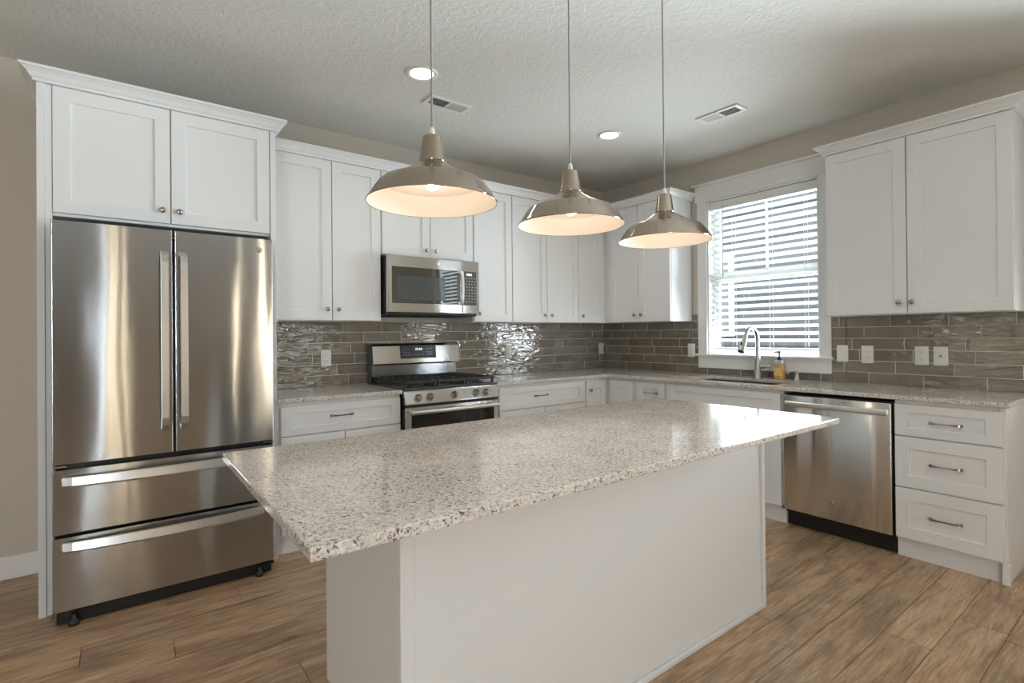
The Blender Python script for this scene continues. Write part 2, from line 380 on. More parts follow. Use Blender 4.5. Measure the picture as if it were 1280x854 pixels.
for i, (a, b_) in enumerate(((-4.36, -4.28), (-4.24, -4.17), (-4.02, -3.95), (-2.46, -2.38), (-1.95, -1.75))):
    struct(G().box(a, b_, YR-.08, YR-.07, .15, 2.4).build('window_%d' % (i+4), 'streak_pane'))  # narrow panes added out of view, only for streaks in the fridge reflection
frame_opening('window_2', 'x', XL, -2.4, -1.0, .80, 2.1, [-1.70], 1)
frame_opening('window_3', 'x', 0, -4.50, -3.60, .95, WZ1, [], -1)

# sink window: casing, head, stool, apron, jambs, sash, panes
win = bpy.data.objects.new('window_1', None); COL.objects.link(win); win.location = (0, -1.69, 1.1); struct(win)
g = G()
g.box(-.02, 0, WY0, -1.147, 1.085, 2.432, .002); g.box(-.02, 0, -2.232, WY1, 1.085, 2.432, .002)
g.box(-.024, 0, -2.25, -1.128, 2.432, 2.566, .002); g.box(-.045, 0, -2.27, -1.105, 2.566, 2.586, .003)
g.build('casing', 'trim', win)
G().box(-.048, .10, -2.245, -1.118, 1.072, 1.092, .004).build('stool', 'trim', win)
G().box(-.02, 0, -2.232, -1.147, .968, 1.072, .002).build('apron', 'trim', win)
g = G()
g.box(0, .15, WY0-.012, WY0, WZ0, WZ1); g.box(0, .15, WY1, WY1+.012, WZ0, WZ1); g.box(0, .15, WY1, WY0, WZ1-.012, WZ1)
g.build('jamb', 'trim', win)
g = G(); zc = 1.745
for x0, z0, z1 in ((.105, WZ0, zc+.03), (.125, zc-.03, WZ1-.012)):
    g.box(x0, x0+.022, WY0-.05, WY0-.012, z0, z1, .002); g.box(x0, x0+.022, WY1+.012, WY1+.05, z0, z1, .002)
    g.box(x0, x0+.022, WY1+.0502, WY0-.0502, z0, z0+.055, .002); g.box(x0, x0+.022, WY1+.0502, WY0-.0502, z1-.05, z1, .002)
g.box(.13, .14, -1.70, -1.685, zc, WZ1-.05)
g.build('sash', 'trim', win)
g = G(); g.box(.113, .117, WY1+.04, WY0-.04, WZ0+.04, zc); g.build('pane', 'glass', win)
g = G(); g.box(.134, .138, WY1+.04, WY0-.04, zc, WZ1-.05); g.build('pane', 'glass', win)

# blinds
def blind(label, y0, y1, z0, ladders, wand):
    bl = thing('window_blind', label, 'blind', (.05, (y0+y1)/2, 2.39), 'window blinds')
    G().prism([(.022, 2.345), (.016, 2.35), (.016, 2.41), (.022, 2.416), (.08, 2.416), (.08, 2.345)], 1, y0, y1).build('headrail', 'trim', bl)
    pitch = .0572; tilt = math.radians(20); n = int((2.345-.045-z0)/pitch)
    me = None
    for i in range(n):
        zc_ = 2.30-i*pitch; prof = []
        for j in range(7):
            s_ = -1+2*j/6; a = s_*.0310; crown = .0022*(1-s_*s_)
            prof.append((.052+a*math.cos(tilt)+crown*math.sin(tilt), zc_-a*math.sin(tilt)+crown*math.cos(tilt)))
        G().prism(prof+[(p[0], p[1]-.0028) for p in prof[::-1]], 1, y0, y1).build('slat', 'slat', bl)
    G().box(.026, .078, y0, y1, z0-.010, z0+.010, .004).build('bottom_rail', 'trim', bl)
    for yy in ladders:
        g = G()
        for xx in (.0205, .0835): g.cyl((xx, yy, z0), (xx, yy, 2.36), .0011, n=6)
        g.cyl((.0205, yy-.010, z0), (.0205, yy-.010, 2.36), .0009, n=6)
        g.build('ladder_cord', 'ivory', bl)
    G().cyl((.008, wand, 1.745), (.012, wand, 2.37), .0036, .003, n=8).build('tilt_wand', 'cord', bl, 'thin dark tilt wand')
blind('white horizontal slat blind hanging in the window above the sink', WY1+.018, WY0-.018, 1.138, (-1.452, -1.765, -2.035), -1.375)
blind('white slat blind in the side window beyond the drawer cabinet', -4.485, -3.615, 1.00, (-3.80, -4.05, -4.30), -3.72)

# neighbour house outside the sink window
nh = thing('house_outside', 'slate grey sided house seen through the slats of the sink window', 'house', (5, 0, -.4))
g = G()
for i in range(34):
    z0 = -.4+i*.16; g.prism([(4.97, z0), (5.0, z0+.16), (5.1, z0+.16), (5.1, z0)], 1, -7, 7)
g.build('siding', 'sidingA', nh)
g = G(); g.box(4.93, 5.0, 1.35, 2.5, 1.2, 2.75, .01); g.build('window_frame', 'trim', nh)
G().box(4.925, 4.94, 1.45, 2.4, 1.3, 2.65).build('window_pane', 'blackglass', nh)
G().prism([(4.5, 5.0), (5.1, 5.0), (7.5, 6.4), (7.5, 6.6)], 1, -7.5, 7.5).build('eave', 'roofs', nh)
struct(G().box(.15, 9, -9, 9, -.6, -.4).build('ground_outside', 'lawn'))

# ------------------------------------------------------------------ backsplash
def backsplash(name, label, f, u0, u1, zones, offs, seed):
    root = thing(name, label, 'backsplash', tuple(f((u0+u1)/2, .914, 0)))
    P = .308; RP = .0785; J = .0042; g = G(f); gb = G(f); n = seed
    for a, b_, z0, z1 in zones: gb.box(a, b_, z0, z1, .0005, .0094)
    for r in range(-1, 8):
        zb = .9135+r*RP; zt = zb+RP
        for o in range(-2, 16):
            for a, b_, z0, z1, fam in [(*q, offs[qi]) for qi, q in enumerate(zones)]:
                st = fam[r % 6]+o*P
                # tile from st to st+P clipped to the zone
                x0, x1 = max(st+J/2, a), min(st+P-J/2, b_); y0_, y1_ = max(zb+J/2, z0), min(zt-J/2, z1)
                if x1-x0 < .008 or y1_-y0_ < .008: continue
                n += 1; rg = random.Random(n); tx, ty = rg.uniform(-.0016, .0016), rg.uniform(-.0006, .0006); e = .0018
                d = .0118; P8 = [(x0, y0_, .006), (x1, y0_, .006), (x1, y1_, .006), (x0, y1_, .006),
                    (x0, y0_, d-.0015), (x1, y0_, d-.0015), (x1, y1_, d-.0015), (x0, y1_, d-.0015),
                    (x0+e, y0_+e, d-tx-ty), (x1-e, y0_+e, d+tx-ty), (x1-e, y1_-e, d+tx+ty), (x0+e, y1_-e, d-tx+ty)]
                g.add(P8, [[8, 9, 10, 11], [4, 5, 9, 8], [5, 6, 10, 9], [6, 7, 11, 10], [7, 4, 8, 11], [0, 1, 5, 4], [1, 2, 6, 5], [2, 3, 7, 6], [3, 0, 4, 7]], rnd=n)
    g.build('tiles', 'tile', root); gb.build('grout', 'grout', root, 'pale grout lines')
    return root
ob = [[-.303, -.080, -.256, -.286, -.186, -.036]]
ob = [[v-.308*11 for v in ob[0]]]
backsplash('tile_backsplash', 'glossy olive brown subway tile backsplash behind the range, from fridge panel to corner', BACK, -3.408, -.012, [(-3.408, -.012, .9145, 1.384)], ob, 1000)
left_o = [.308, .233, .358, .334, .127, .28]; right_o = [2.154, 2.31, 2.407, 2.362, 2.437, 2.283]
left_o = [v-.616 for v in left_o]; right_o = [v-.616 for v in right_o]
zr = [(.0005, 1.0835, .9145, 1.384), (1.0855, 1.1455, .9145, 1.44), (1.149, 2.230, .9145, .9665), (2.2335, 2.327, .9145, 1.44), (2.329, 3.252, .9145, 1.384)]
zo = [left_o, left_o, [right_o[0]-.924]*6, right_o, right_o]
backsplash('tile_backsplash', 'glossy olive brown subway tile backsplash on the window wall around the sink window', RIGHT, .0005, 3.252, zr, zo, 5000)

# ------------------------------------------------------------------ cabinet parts
def shaker(f, parent, u0, u1, v0, v1, w, name='door', st=.066, rl=None, t=.02):
    rl = rl or st; rec = .008; e = .0016; ie = .002
    g = G(f)
    def loop(d, ww, s1=0, s2=0): return [(u0+d+s1, v0+d+s2, ww), (u1-d-s1, v0+d+s2, ww), (u1-d-s1, v1-d-s2, ww), (u0+d+s1, v1-d-s2, ww)]
    loops = [loop(0, w), loop(0, w+t-e), loop(e, w+t), loop(0, w+t, st-ie, rl-ie), loop(0, w+t-.003, st-ie*.3, rl-ie*.3), loop(0, w+t-rec, st, rl)]
    vs = [p for l in loops for p in l]; fs = [[3, 2, 1, 0], [20, 21, 22, 23]]
    for j in range(5):
        for k_ in range(4): fs.append([j*4+k_, j*4+(k_+1) % 4, (j+1)*4+(k_+1) % 4, (j+1)*4+k_])
    g.add(vs, fs)
    return g.build(name, 'white', parent)
def slab(f, parent, u0, u1, v0, v1, w, name, t=.02): return G(f).box(u0, u1, v0, v1, w, w+t, .0016).build(name, 'white', parent)
def knob(f, parent, u, v, w):
    g = G(f); prof = [(.0055, 0), (.005, .008), (.0062, .012), (.0125, .016), (.0148, .020), (.0142, .0245), (.009, .0275), (.0008, .0285)]
    g.lathe([(r, h+w) for r, h in prof], (u, v, 0), axis=2, n=20)
    return g.build('knob', 'chrome', parent, 'small round nickel knob')
def pull(f, parent, u, v, w, half=.07):
    g = G(f); sec = []
    for i in range(21):
        s_ = -1+i/10; tw = abs(s_); ww = w+.010+.014*(1-tw**4); hh = .0065 if tw > .72 else .0034+.0031*tw*tw; dd = .0065 if tw > .72 else .0042
        uu = u+s_*half; sec.append([(uu, v-hh, ww-dd), (uu, v+hh, ww-dd), (uu, v+hh, ww+dd), (uu, v-hh, ww+dd)])
    g.ribbon(sec, False)
    for s_ in (-1, 1): g.box(u+s_*half-(.012 if s_ > 0 else 0), u+s_*half+(0 if s_ > 0 else .012), v-.0065, v+.0065, w, w+.016, .002)
    return g.build('pull_handle', 'chrome', parent, 'nickel bar pull with square ends')

def upper(label, f, u0, u1, v0, v1, doors, knobs, side=0):
    c = thing('wall_cabinet', label, 'cabinet', tuple(f((u0+u1)/2, v0, .155)))
    G(f).box(u0+.0005, u1-.0005, v0, v1+.03, .0125, .309, .0012).build('cabinet_body', 'white', c)
    ds = [shaker(f, c, a, b_, v0+.004, v1, .3105) for a, b_ in doors]
    for i, (u, v) in knobs: knob(f, ds[i], u, v, .3305)
    return c
ZT = 2.455; ZB = 1.380
upper('white two-door wall cabinet beside the refrigerator, left of the microwave', BACK, -3.408, -2.638, ZB, ZT, [(-3.372, -2.990), (-2.984, -2.645)], [(0, (-3.024, 1.457)), (1, (-2.952, 1.457))])
upper('short white two-door wall cabinet directly above the microwave', BACK, -2.637, -1.858, 1.858, ZT, [(-2.631, -2.250), (-2.244, -1.863)], [(0, (-2.288, 1.915)), (1, (-2.206, 1.915))])
upper('white single-door wall cabinet immediately right of the microwave', BACK, -1.857, -1.469, ZB, ZT, [(-1.852, -1.472)], [(0, (-1.815, 1.448))])
upper('white two-door wall cabinet second right of the microwave on the range wall', BACK, -1.468, -.690, ZB, ZT, [(-1.464, -1.082), (-1.076, -.693)], [(0, (-1.120, 1.446)), (1, (-1.040, 1.446))])
upper('white single-door wall cabinet in the corner, on the range wall', BACK, -.689, -.0135, ZB, ZT, [(-.686, -.352)], [(0, (-.650, 1.446))])
upper('white two-door wall cabinet left of the sink window', RIGHT, .3115, 1.085, ZB, ZT, [(.392, .733), (.739, 1.082)], [(0, (.698, 1.446)), (1, (.776, 1.446))])
upper('wide white two-door wall cabinet right of the sink window', RIGHT, 2.328, 3.252, ZB, ZT, [(2.331, 2.774), (2.780, 3.249)], [(0, (2.738, 1.45)), (1, (2.804, 1.45))])

def crown(f_name, label, path, z0, closed_back=True, parent=None):
    prof = [(-.012, .0), (.012, 0), (.012, .010), (.020, .018), (.030, .034), (.046, .048), (.054, .050), (.054, .062), (-.012, .062)]
    pts = [Vector((p[0], p[1], 0)) for p in path]; sec = []
    for i, p in enumerate(pts):
        d1 = (p-pts[i-1]).normalized() if i else None; d2 = (pts[i+1]-p).normalized() if i < len(pts)-1 else None
        def nrm(d): return Vector((d.y, -d.x, 0))
        if d1 is None: n_ = nrm(d2)
        elif d2 is None: n_ = nrm(d1)
        else:
            a, b_ = nrm(d1), nrm(d2); n_ = (a+b_); n_ = n_/(n_.dot(a))
        sec.append([(p.x+n_.x*o, p.y+n_.y*o, z0+h) for o, h in prof])
    g = G(); g.ribbon(sec, False)
    o = g.build(f_name, 'white', parent)
    if label: tag(o, label, 'molding')
    return o

# ------------------------------------------------------------------ refrigerator surround
g = G(); g.box(-4.432, -4.404, -.640, -.002, 0, 2.456, .0015)
o = tag(g.build('end_panel', 'white'), 'tall white end panel standing left of the refrigerator', 'panel')
o = tag(G().box(-3.438, -3.410, -.640, -.0125, 0, 2.456, .0015).build('end_panel', 'white'), 'tall white end panel standing right of the refrigerator', 'panel')
c = thing('over_fridge_cabinet', 'white two-door cabinet above the refrigerator with crown molding', 'cabinet', (-3.92, -.3, 1.85))
G().box(-4.403, -3.439, -.618, -.002, 1.852, 2.49, .0012).build('cabinet_body', 'white', c)
d1 = shaker(BACK, c, -4.376, -3.919, 1.866, 2.455, .6185, st=.066); d2 = shaker(BACK, c, -3.913, -3.442, 1.866, 2.455, .6185, st=.066)
knob(BACK, d1, -3.953, 1.929, .6385); knob(BACK, d2, -3.879, 1.929, .6385)
G().box(-4.4035, -4.378, -.634, -.619, .002, 2.455, .001).build('filler_strip', 'white', c)
crown('crown_molding', None, [(-4.432, -.002), (-4.432, -.640), (-3.410, -.640), (-3.410, -.40)], 2.457, parent=None)
o = bpy.data.objects['crown_molding']; o.parent = c; o.location = -Vector(c.location)
crown('crown_molding', 'white crown molding along the wall cabinets from the refrigerator to the sink window', [(-3.408, -.3315), (-.3315, -.3315), (-.3315, -1.085), (-.0015, -1.085)], 2.457)
crown('crown_molding', 'white crown molding on top of the wall cabinet right of the window', [(-.0015, -2.328), (-.3315, -2.328), (-.3315, -3.252), (-.0015, -3.252)], 2.457)

# ------------------------------------------------------------------ base cabinets
def base_cab(label, f, u0, u1, doors=(), drawers=(), pulls=(), knobs=(), toe=True, body=True):
    c = thing('base_cabinet', label, 'cabinet', tuple(f((u0+u1)/2, 0, .3)))
    if body: G(f).box(u0+.0005, u1-.0005, .105, .8886, .0125, .609, .0012).build('cabinet_body', 'white', c)
    if toe: G(f).box(u0+.0005, u1-.0005, 0, .1045, .05, .585).build('toe_kick', 'white', c)
    parts = []
    for a, b_, v0, v1 in doors: parts.append(shaker(f, c, a, b_, v0, v1, .6105))
    for a, b_, v0, v1, rl in drawers: parts.append(shaker(f, c, a, b_, v0, v1, .6105, 'drawer_front', rl=rl))
    for i, u, v in pulls: pull(f, parts[i], u, v, .6305-.008)
    for i, u, v in knobs: knob(f, parts[i], u, v, .6305)
    return c
DT, DB = .866, .695
base_cab('white base cabinet with a wide drawer between the refrigerator and the range', BACK, -3.408, -2.637, [(-3.388, -3.016, .118, .688), (-3.010, -2.642, .118, .688)], [(-3.388, -2.642, DB, DT, .046)], [(2, -3.032, .79)], [(0, -3.05, .63), (1, -2.976, .63)])
base_cab('white base cabinet with a wide drawer immediately right of the range', BACK, -1.862, -.906, [(-1.832, -1.380, .118, .688), (-1.374, -.924, .118, .688)], [(-1.832, -.924, DB, DT, .046)], [(2, -1.412, .785)], [(0, -1.41, .63), (1, -1.34, .63)])
c = thing('corner_base_cabinet', 'white corner base cabinet with two narrow doors meeting at the inside corner', 'cabinet', (-.4, -.4, 0))
g = G(); g.box(-.9055, -.0125, -.609, -.0125, .105, .8886); g.box(-.609, -.0125, -.9315, -.6095, .105, .8886); g.build('cabinet_body', 'white', c)
g = G(); g.box(-.9055, -.05, -.585, -.05, 0, .1045); g.box(-.585, -.05, -.9315, -.5855, 0, .1045); g.build('toe_kick', 'white', c)
d = shaker(BACK, c, -.893, -.654, .118, DT, .6105); knob(BACK, d, -.862, .785, .6305)
shaker(RIGHT, c, .654, .908, .118, DT, .6105)
base_cab('narrow white drawer base cabinet between the inside corner and the sink cabinet', RIGHT, .932, 1.246, [(.950, 1.234, .118, .688)], [(.950, 1.234, DB, DT, .046)], [(1, 1.097, .784)], [(0, .985, .63)])
sk = base_cab('white sink base cabinet under the window with a blank false front', RIGHT, 1.247, 2.168, [(1.258, 1.705, .118, .688), (1.711, 2.156, .118, .688)], [(1.258, 2.156, DB, DT, .046)], (), [(0, 1.67, .63), (1, 1.746, .63)], body=False)
g = G(RIGHT); g.box(1.2475, 1.266, .105, .8886, .0125, .609); g.box(2.149, 2.1675, .105, .8886, .0125, .609); g.box(1.2475, 2.1675, .105, .124, .0125, .609)
g.box(1.266, 2.149, .69, .8886, .592, .609); g.box(1.266, 2.149, .124, .69, .605, .609)
g.build('cabinet_body', 'white', sk)
base_cab('white base cabinet with three stacked drawers right of the dishwasher', RIGHT, 2.790, 3.234, (), [(2.794, 3.246, .692, .866, .046), (2.794, 3.246, .405, .684, .066), (2.794, 3.246, .118, .397, .066)], [(0, 3.022, .775), (1, 3.020, .545), (2, 3.017, .255)])
g = G(RIGHT); g.box(3.2345, 3.259, 0, .8886, .0125, .609, .0015); g.box(3.2345, 3.265, 0, .105, .586, .616, .003)
tag(g.build('end_panel', 'white'), 'white end panel closing the right end of the counter run', 'panel')

# ------------------------------------------------------------------ countertops
def slab_poly(g, poly, z0, z1, r=.004, holes=()):
    bm = bmesh.new(); vs = [bm.verts.new((x, y, z1)) for x, y in poly]; es = [bm.edges.new((vs[i], vs[(i+1) % len(vs)])) for i in range(len(vs))]
    for h in holes:
        hv = [bm.verts.new((x, y, z1)) for x, y in h]; es += [bm.edges.new((hv[i], hv[(i+1) % len(hv)])) for i in range(len(hv))]
    bmesh.ops.triangle_fill(bm, edges=es, use_beauty=True)
    bmesh.ops.dissolve_limit(bm, angle_limit=.01, verts=bm.verts[:], edges=bm.edges[:]) if not holes else None
    r_ = bmesh.ops.extrude_face_region(bm, geom=bm.faces[:])
    for q in r_['geom']:
        if isinstance(q, bmesh.types.BMVert): q.co.z = z0
    bmesh.ops.recalc_face_normals(bm, faces=bm.faces)
    ed = [e for e in bm.edges if abs(e.verts[0].co.z-e.verts[1].co.z) < 1e-6 and len(e.link_faces) == 2 and abs(e.link_faces[0].normal.dot(e.link_faces[1].normal)) < .3]
    bmesh.ops.bevel(bm, geom=ed, offset=r, segments=2, profile=.5, affect='EDGES')
    bm.verts.index_update()
    g.add([tuple(v.co) for v in bm.verts], [[v.index for v in f.verts] for f in bm.faces]); bm.free()
ZC0, ZC = .8890, .914
g = G(); slab_poly(g, [(-3.409, -.649), (-2.634, -.649), (-2.634, -.001), (-3.409, -.001)], ZC0, ZC)
tag(g.build('countertop', 'quartz'), 'speckled beige quartz countertop between the refrigerator and the range', 'countertop')
def rrect(x0, x1, y0, y1, r, n=5):
    out = []
    for cx, cy, a in ((x1-r, y1-r, 0), (x0+r, y1-r, PI/2), (x0+r, y0+r, PI), (x1-r, y0+r, 1.5*PI)):
        for q in arc(n, a, a+PI/2): out.append((cx+r*math.cos(q), cy+r*math.sin(q)))
    return out
SX0, SX1, SY0, SY1 = -.545, -.175, -2.075, -1.385
g = G(); slab_poly(g, [(-1.863, -.001), (-1.863, -.649), (-.649, -.649), (-.649, -3.276), (-.001, -3.276), (-.001, -.001)], ZC0, ZC, holes=[rrect(SX0, SX1, SY0, SY1, .02)])
tag(g.build('countertop', 'quartz'), 'L-shaped speckled quartz countertop with the sink cut-out, right of the range', 'countertop')

# island
isl = thing('kitchen_island', 'white panelled island cabinet base in the foreground', 'island', (-2.66, -2.31, 0))
IX0, IX1, IY0, IY1 = -3.572, -1.745, -2.618, -2.028
g = G(); g.box(IX0+.006, IX1-.006, IY0+.0125, IY1, .105, .8886); g.box(IX0+.006, IX1-.006, IY0+.0125, IY1-.055, 0, .105)
g.build('cabinet_body', 'white', isl)
for a, b_ in ((IX0, IX0+.042), (IX1-.022, IX1)): G().box(a, b_, IY0, IY0+.0125, 0, .8888, .002).build('corner_post', 'white', isl)
g = G(); g.box(IX0+.042, IX1-.022, IY0-.001, IY0+.0125, 0, .026, .005, 2); g.build('base_molding', 'white', isl)
g = G(); g.prism([(IY0+.0125, 0), (IY1-.05, 0), (IY1-.05, .105), (IY1, .105), (IY1, .8888), (IY0+.0125, .8888)], 0, IX0, IX0+.006); g.build('side_panel', 'white', isl)
g = G(); g.prism([(IY0+.0125, 0), (IY1-.05, 0), (IY1-.05, .105), (IY1, .105), (IY1, .8888), (IY0+.0125, .8888)], 0, IX1-.006, IX1); g.build('side_panel', 'white', isl)
FAR = F((0, 0, 0), (-1, 0, 0), (0, 1, 0))
xs = [1.755+i*.4525 for i in range(5)]
for a, b_ in zip(xs, xs[1:]):
    dr = shaker(FAR, isl, a+.003, b_-.003, .695, .872, IY1+.0005, 'drawer_front', rl=.046); pull(FAR, dr, (a+b_)/2, .785, IY1+.0125)
    dd = shaker(FAR, isl, a+.003, b_-.003, .118, .688, IY1+.0005); knob(FAR, dd, b_-.04, .63, IY1+.0205)
g = G(); slab_poly(g, [(-3.879, -2.928), (-1.727, -2.928), (-1.727, -1.992), (-3.879, -1.992)], .8892, ZC, .004)
tag(g.build('island_countertop', 'quartz'), 'large speckled quartz slab on the white island', 'countertop')

# ------------------------------------------------------------------ refrigerator
fr = thing('refrigerator', 'stainless steel french door refrigerator with two bottom freezer drawers', 'refrigerator', (-3.92, -.4, 0))
FX0, FX1 = -4.372, -3.464
G().box(-4.365, -3.471, -.725, -.04, .05, 1.775, .004).build('cabinet_body', 'black', fr)
def bowed(x0, x1, z0, z1, name, sag=.002, yf=-.800, yb=-.732):
    n = 24; r = .0035; front = []
    for i in range(n+1):
        s_ = -1+2*i/n; x = x0+r+(x1-x0-2*r)*(i/n); front.append((x, yf-sag*(1-s_*s_)+sag))
    e1, e2 = front[0], front[-1]
    front = [e1, (e1[0]+.0015, e1[1])]+front[1:-1]+[(e2[0]-.0015, e2[1]), e2]
    strip = [(x0+r-r*math.cos(a), yf+r-r*math.sin(a)) for a in arc(5, 0, PI/2)][:-1]+front+[(x1-r+r*math.sin(a), yf+r-r*math.cos(a)) for a in arc(5, 0, PI/2)][1:]
    g = G(); vs = [(x, y, z) for z in (z0, z1) for x, y in strip]; m_ = len(strip)
    g.add(vs, [[i, i+1, m_+i+1, m_+i] for i in range(m_-1)], True)
    loop = [(x0, yb)]+strip+[(x1, yb)]; q = len(loop)
    vs = [(x, y, z) for z in (z0, z1) for x, y in loop]
    g.add(vs, [list(range(q))[::-1], list(range(q, 2*q)), [0, 1, q+1, q], [q-2, q-1, 2*q-1, 2*q-2], [q-1, 0, q, 2*q-1]], False)
    return g.build(name, 'fridge_steel', fr)
dl = bowed(FX0, -3.9225, .718, 1.803, 'door'); dr_ = bowed(-3.9125, FX1, .718, 1.803, 'door')
f1 = bowed(FX0, FX1, .408, .692, 'freezer_drawer'); f2 = bowed(FX0, FX1, .068, .392, 'freezer_drawer')
def vhandle(parent, x0, x1):
    sec = []
    path = [(.842, .000), (.850, .022), (.866, .042), (.895, .052), (1.0, .056), (1.27, .058), (1.53, .056), (1.64, .052), (1.668, .042), (1.684, .022), (1.690, .0)]
    for i, (z, w) in enumerate(path):
        y = -.797-w; th = .013
        a = path[max(i-1, 0)]; b_ = path[min(i+1, len(path)-1)]; d = Vector((b_[0]-a[0], b_[1]-a[1])).normalized()
        oz, ow = -d.y*th, d.x*th
        sec.append([(x0, y, z), (x0+.003, y-ow, z+oz), (x1-.003, y-ow, z+oz), (x1, y, z)])
    g = G(); g.ribbon(sec, False); g.build('handle', 'steel2', parent, 'tall flat stainless bar handle')
vhandle(dl, -3.974, -3.940); vhandle(dr_, -3.896, -3.862)
def hhandle(parent, z):
    sec = []; n = 24
    for i in range(n+1):
        s_ = -1+2*i/n; x = -3.928+s_*.408; w = .012+.040*(1-s_*s_)**.7; y = -.800-w; hh = .021+.002*(1-s_*s_); sl = .008
        sec.append([(x, y+.012, z-hh), (x, y-.004, z-hh), (x, y-.010, z-hh+sl), (x, y-.006, z+hh), (x, y+.012, z+hh)])
    g = G(); g.ribbon(sec, False)
    for s_ in (-1, 1): g.box(-3.928+s_*.40-.012, -3.928+s_*.40+.012, -.814, -.797, z-.014, z+.014, .003)
    g.build('handle', 'steel2', parent, 'long bowed stainless bar handle')
hhandle(f1, .640); hhandle(f2, .352)
g = G(BACK); g.lathe([(.0005, .8035), (.0125, .8035), (.014, .8015), (.014, .797)], (-3.530, 1.744, 0), n=28); bd = g.build('badge', 'chrome', dr_, 'small round chrome emblem')
g = G(BACK); g.lathe([(.0085, .8042), (.0095, .8042)], (-3.530, 1.744, 0), n=28); g.box(-3.5335, -3.5325, 1.740, 1.748, .8036, .8042); g.box(-3.528, -3.527, 1.740, 1.748, .8036, .8042); g.build('emblem_ring', 'steel2', bd)
for x in (-4.345, -3.49):
    G().box(x-.025, x+.025, -.79, -.70, .700, .712, .003).build('hinge', 'chrome', fr, 'metal door hinge')
G().box(-4.36, -3.476, -.778, -.727, .004, .0665, .003).build('base_grille', 'black', fr, 'black base grille')  # set forward so its black also stands for the shadow under the fridge
for x in (-4.30, -3.54):
    g = G(); g.lathe([(.018, 0), (.020, .004), (.020, .022), (.010, .026), (.010, .05)], (x, -.7995, 0), n=18, cap=True); g.box(x+.028, x+.075, -.792, -.779, .044, .060, .003); g.build('foot', 'black', fr)

# ------------------------------------------------------------------ range
rg = thing('gas_range', 'stainless steel gas range with black grates between the base cabinets', 'range', (-2.249, -.33, 0))
RX0, RX1 = -2.629, -1.868
G().box(RX0, RX1, -.640, -.03, .04, .905, .003).build('range_body', 'black', rg)
G().box(RX0, RX1, -.665, -.03, .905, .924, .006, 2).build('cooktop', 'enamel', rg, 'dark enamel cooktop')
G(BACK).prism([(.895, .655), (.823, .684), (.815, .684), (.815, .64), (.910, .64), (.907, .652)], 0, RX0+.002, RX1-.002).build('control_panel', 'steel', rg)
for kx in (-2.533, -2.442, -2.250, -2.071, -1.980):
    g = G(BACK); c0 = Vector((kx, .855, .671)); ax = Vector((0, .37, .93)).normalized(); g.tube([c0, c0+ax*.010, c0+ax*.012, c0+ax*.030, c0+ax*.034], [.025, .025, .021, .019, .015], 24)
    kb = g.build('knob', 'chrome', rg, 'round stainless burner knob')
    g = G(BACK); p = c0+ax*.026; g.box(kx-.005, kx+.005, p.y-.019, p.y+.019, p.z-.004, p.z+.013, .002); g.build('grip', 'nickel', kb)
od = thing_door = G(BACK).box(RX0+.004, RX1-.004, .205, .796, .641, .676, .004).build('oven_door', 'steel', rg)
G(BACK).box(RX0+.045, RX1-.045, .235, .768, .672, .679, .002).build('oven_window', 'ovenglass', od, 'black glass oven window')
g = G(BACK); g.box(RX0+.004, RX1-.004, .797, .813, .641, .668, .002); 
g.build('vent_trim', 'black', rg, 'black vent slot above the oven door')
g = G(BACK); sec = []
for i in range(25):
    s_ = -1+i/12; u = -2.2485+s_*.348; w = .722+.010*(1-s_*s_); sec.append([(u, .765+.014*math.sin(a), w+.011*math.cos(a)) for a in arc(11, 0, 2*PI*11/12)])
g.ribbon(sec, True)
for u in (-2.575, -1.922): g.box(u-.012, u+.012, .755, .775, .675, .722, .003)
g.build('handle', 'steel2', od, 'stainless oven handle bar')
G(BACK).box(RX0+.004, RX1-.004, .055, .196, .641, .672, .004).build('storage_drawer', 'steel', rg)
bgd = G(BACK).box(RX0+.012, RX1-.012, .915, 1.06, .03, .082, .002).build('backguard', 'darksteel', rg, 'dark steel lower backguard')
g = G(BACK); g.prism([(1.052, .03), (1.052, .122), (1.064, .130), (1.196, .112), (1.214, .098), (1.216, .09), (1.216, .03)], 0, RX0+.006, RX1-.006); g.build('backguard_panel', 'steel', rg)
def onface(u, v): return .130-.018*(v-1.064)/.132
g = G(BACK); g.prism([(1.098, onface(0, 1.098)+.001), (1.200, onface(0, 1.2)+.0035), (1.200, .09), (1.098, .09)], 0, -2.402, -2.092); gk = g
g = G(BACK); w_ = onface(0, 1.17)+.0045
for dx in (-.028, -.012, .006, .022): g.box(-2.245+dx, -2.245+dx+.010, 1.160, 1.178, w_-.004, w_, .001)
gd = g
g = gk
for dx in (-.125, -.105, -.085, .075, .095, .115):
    for zz in (1.125, 1.145, 1.172): g.box(-2.247+dx-.004, -2.247+dx+.004, zz-.0025, zz+.0025, onface(0, zz)-.004, onface(0, zz)+.0042, mi=1)
for dx in (-.06, -.035, -.01, .015, .04): g.box(-2.247+dx-.006, -2.247+dx+.006, 1.124, 1.128, onface(0, 1.126)-.004, onface(0, 1.126)+.004, mi=1)
ds = g.build('display', ['display', 'print'], rg, 'charcoal control display')
gd.build('clock_digits', 'digits', ds, 'pale lit clock digits')
G(BACK).box(RX0-.001, RX0+.0055, .906, 1.212, .03, .106, .002).build('gap_plate', 'black', rg)  # plate added as the dark gap strip; stops steel mirroring in the tiles
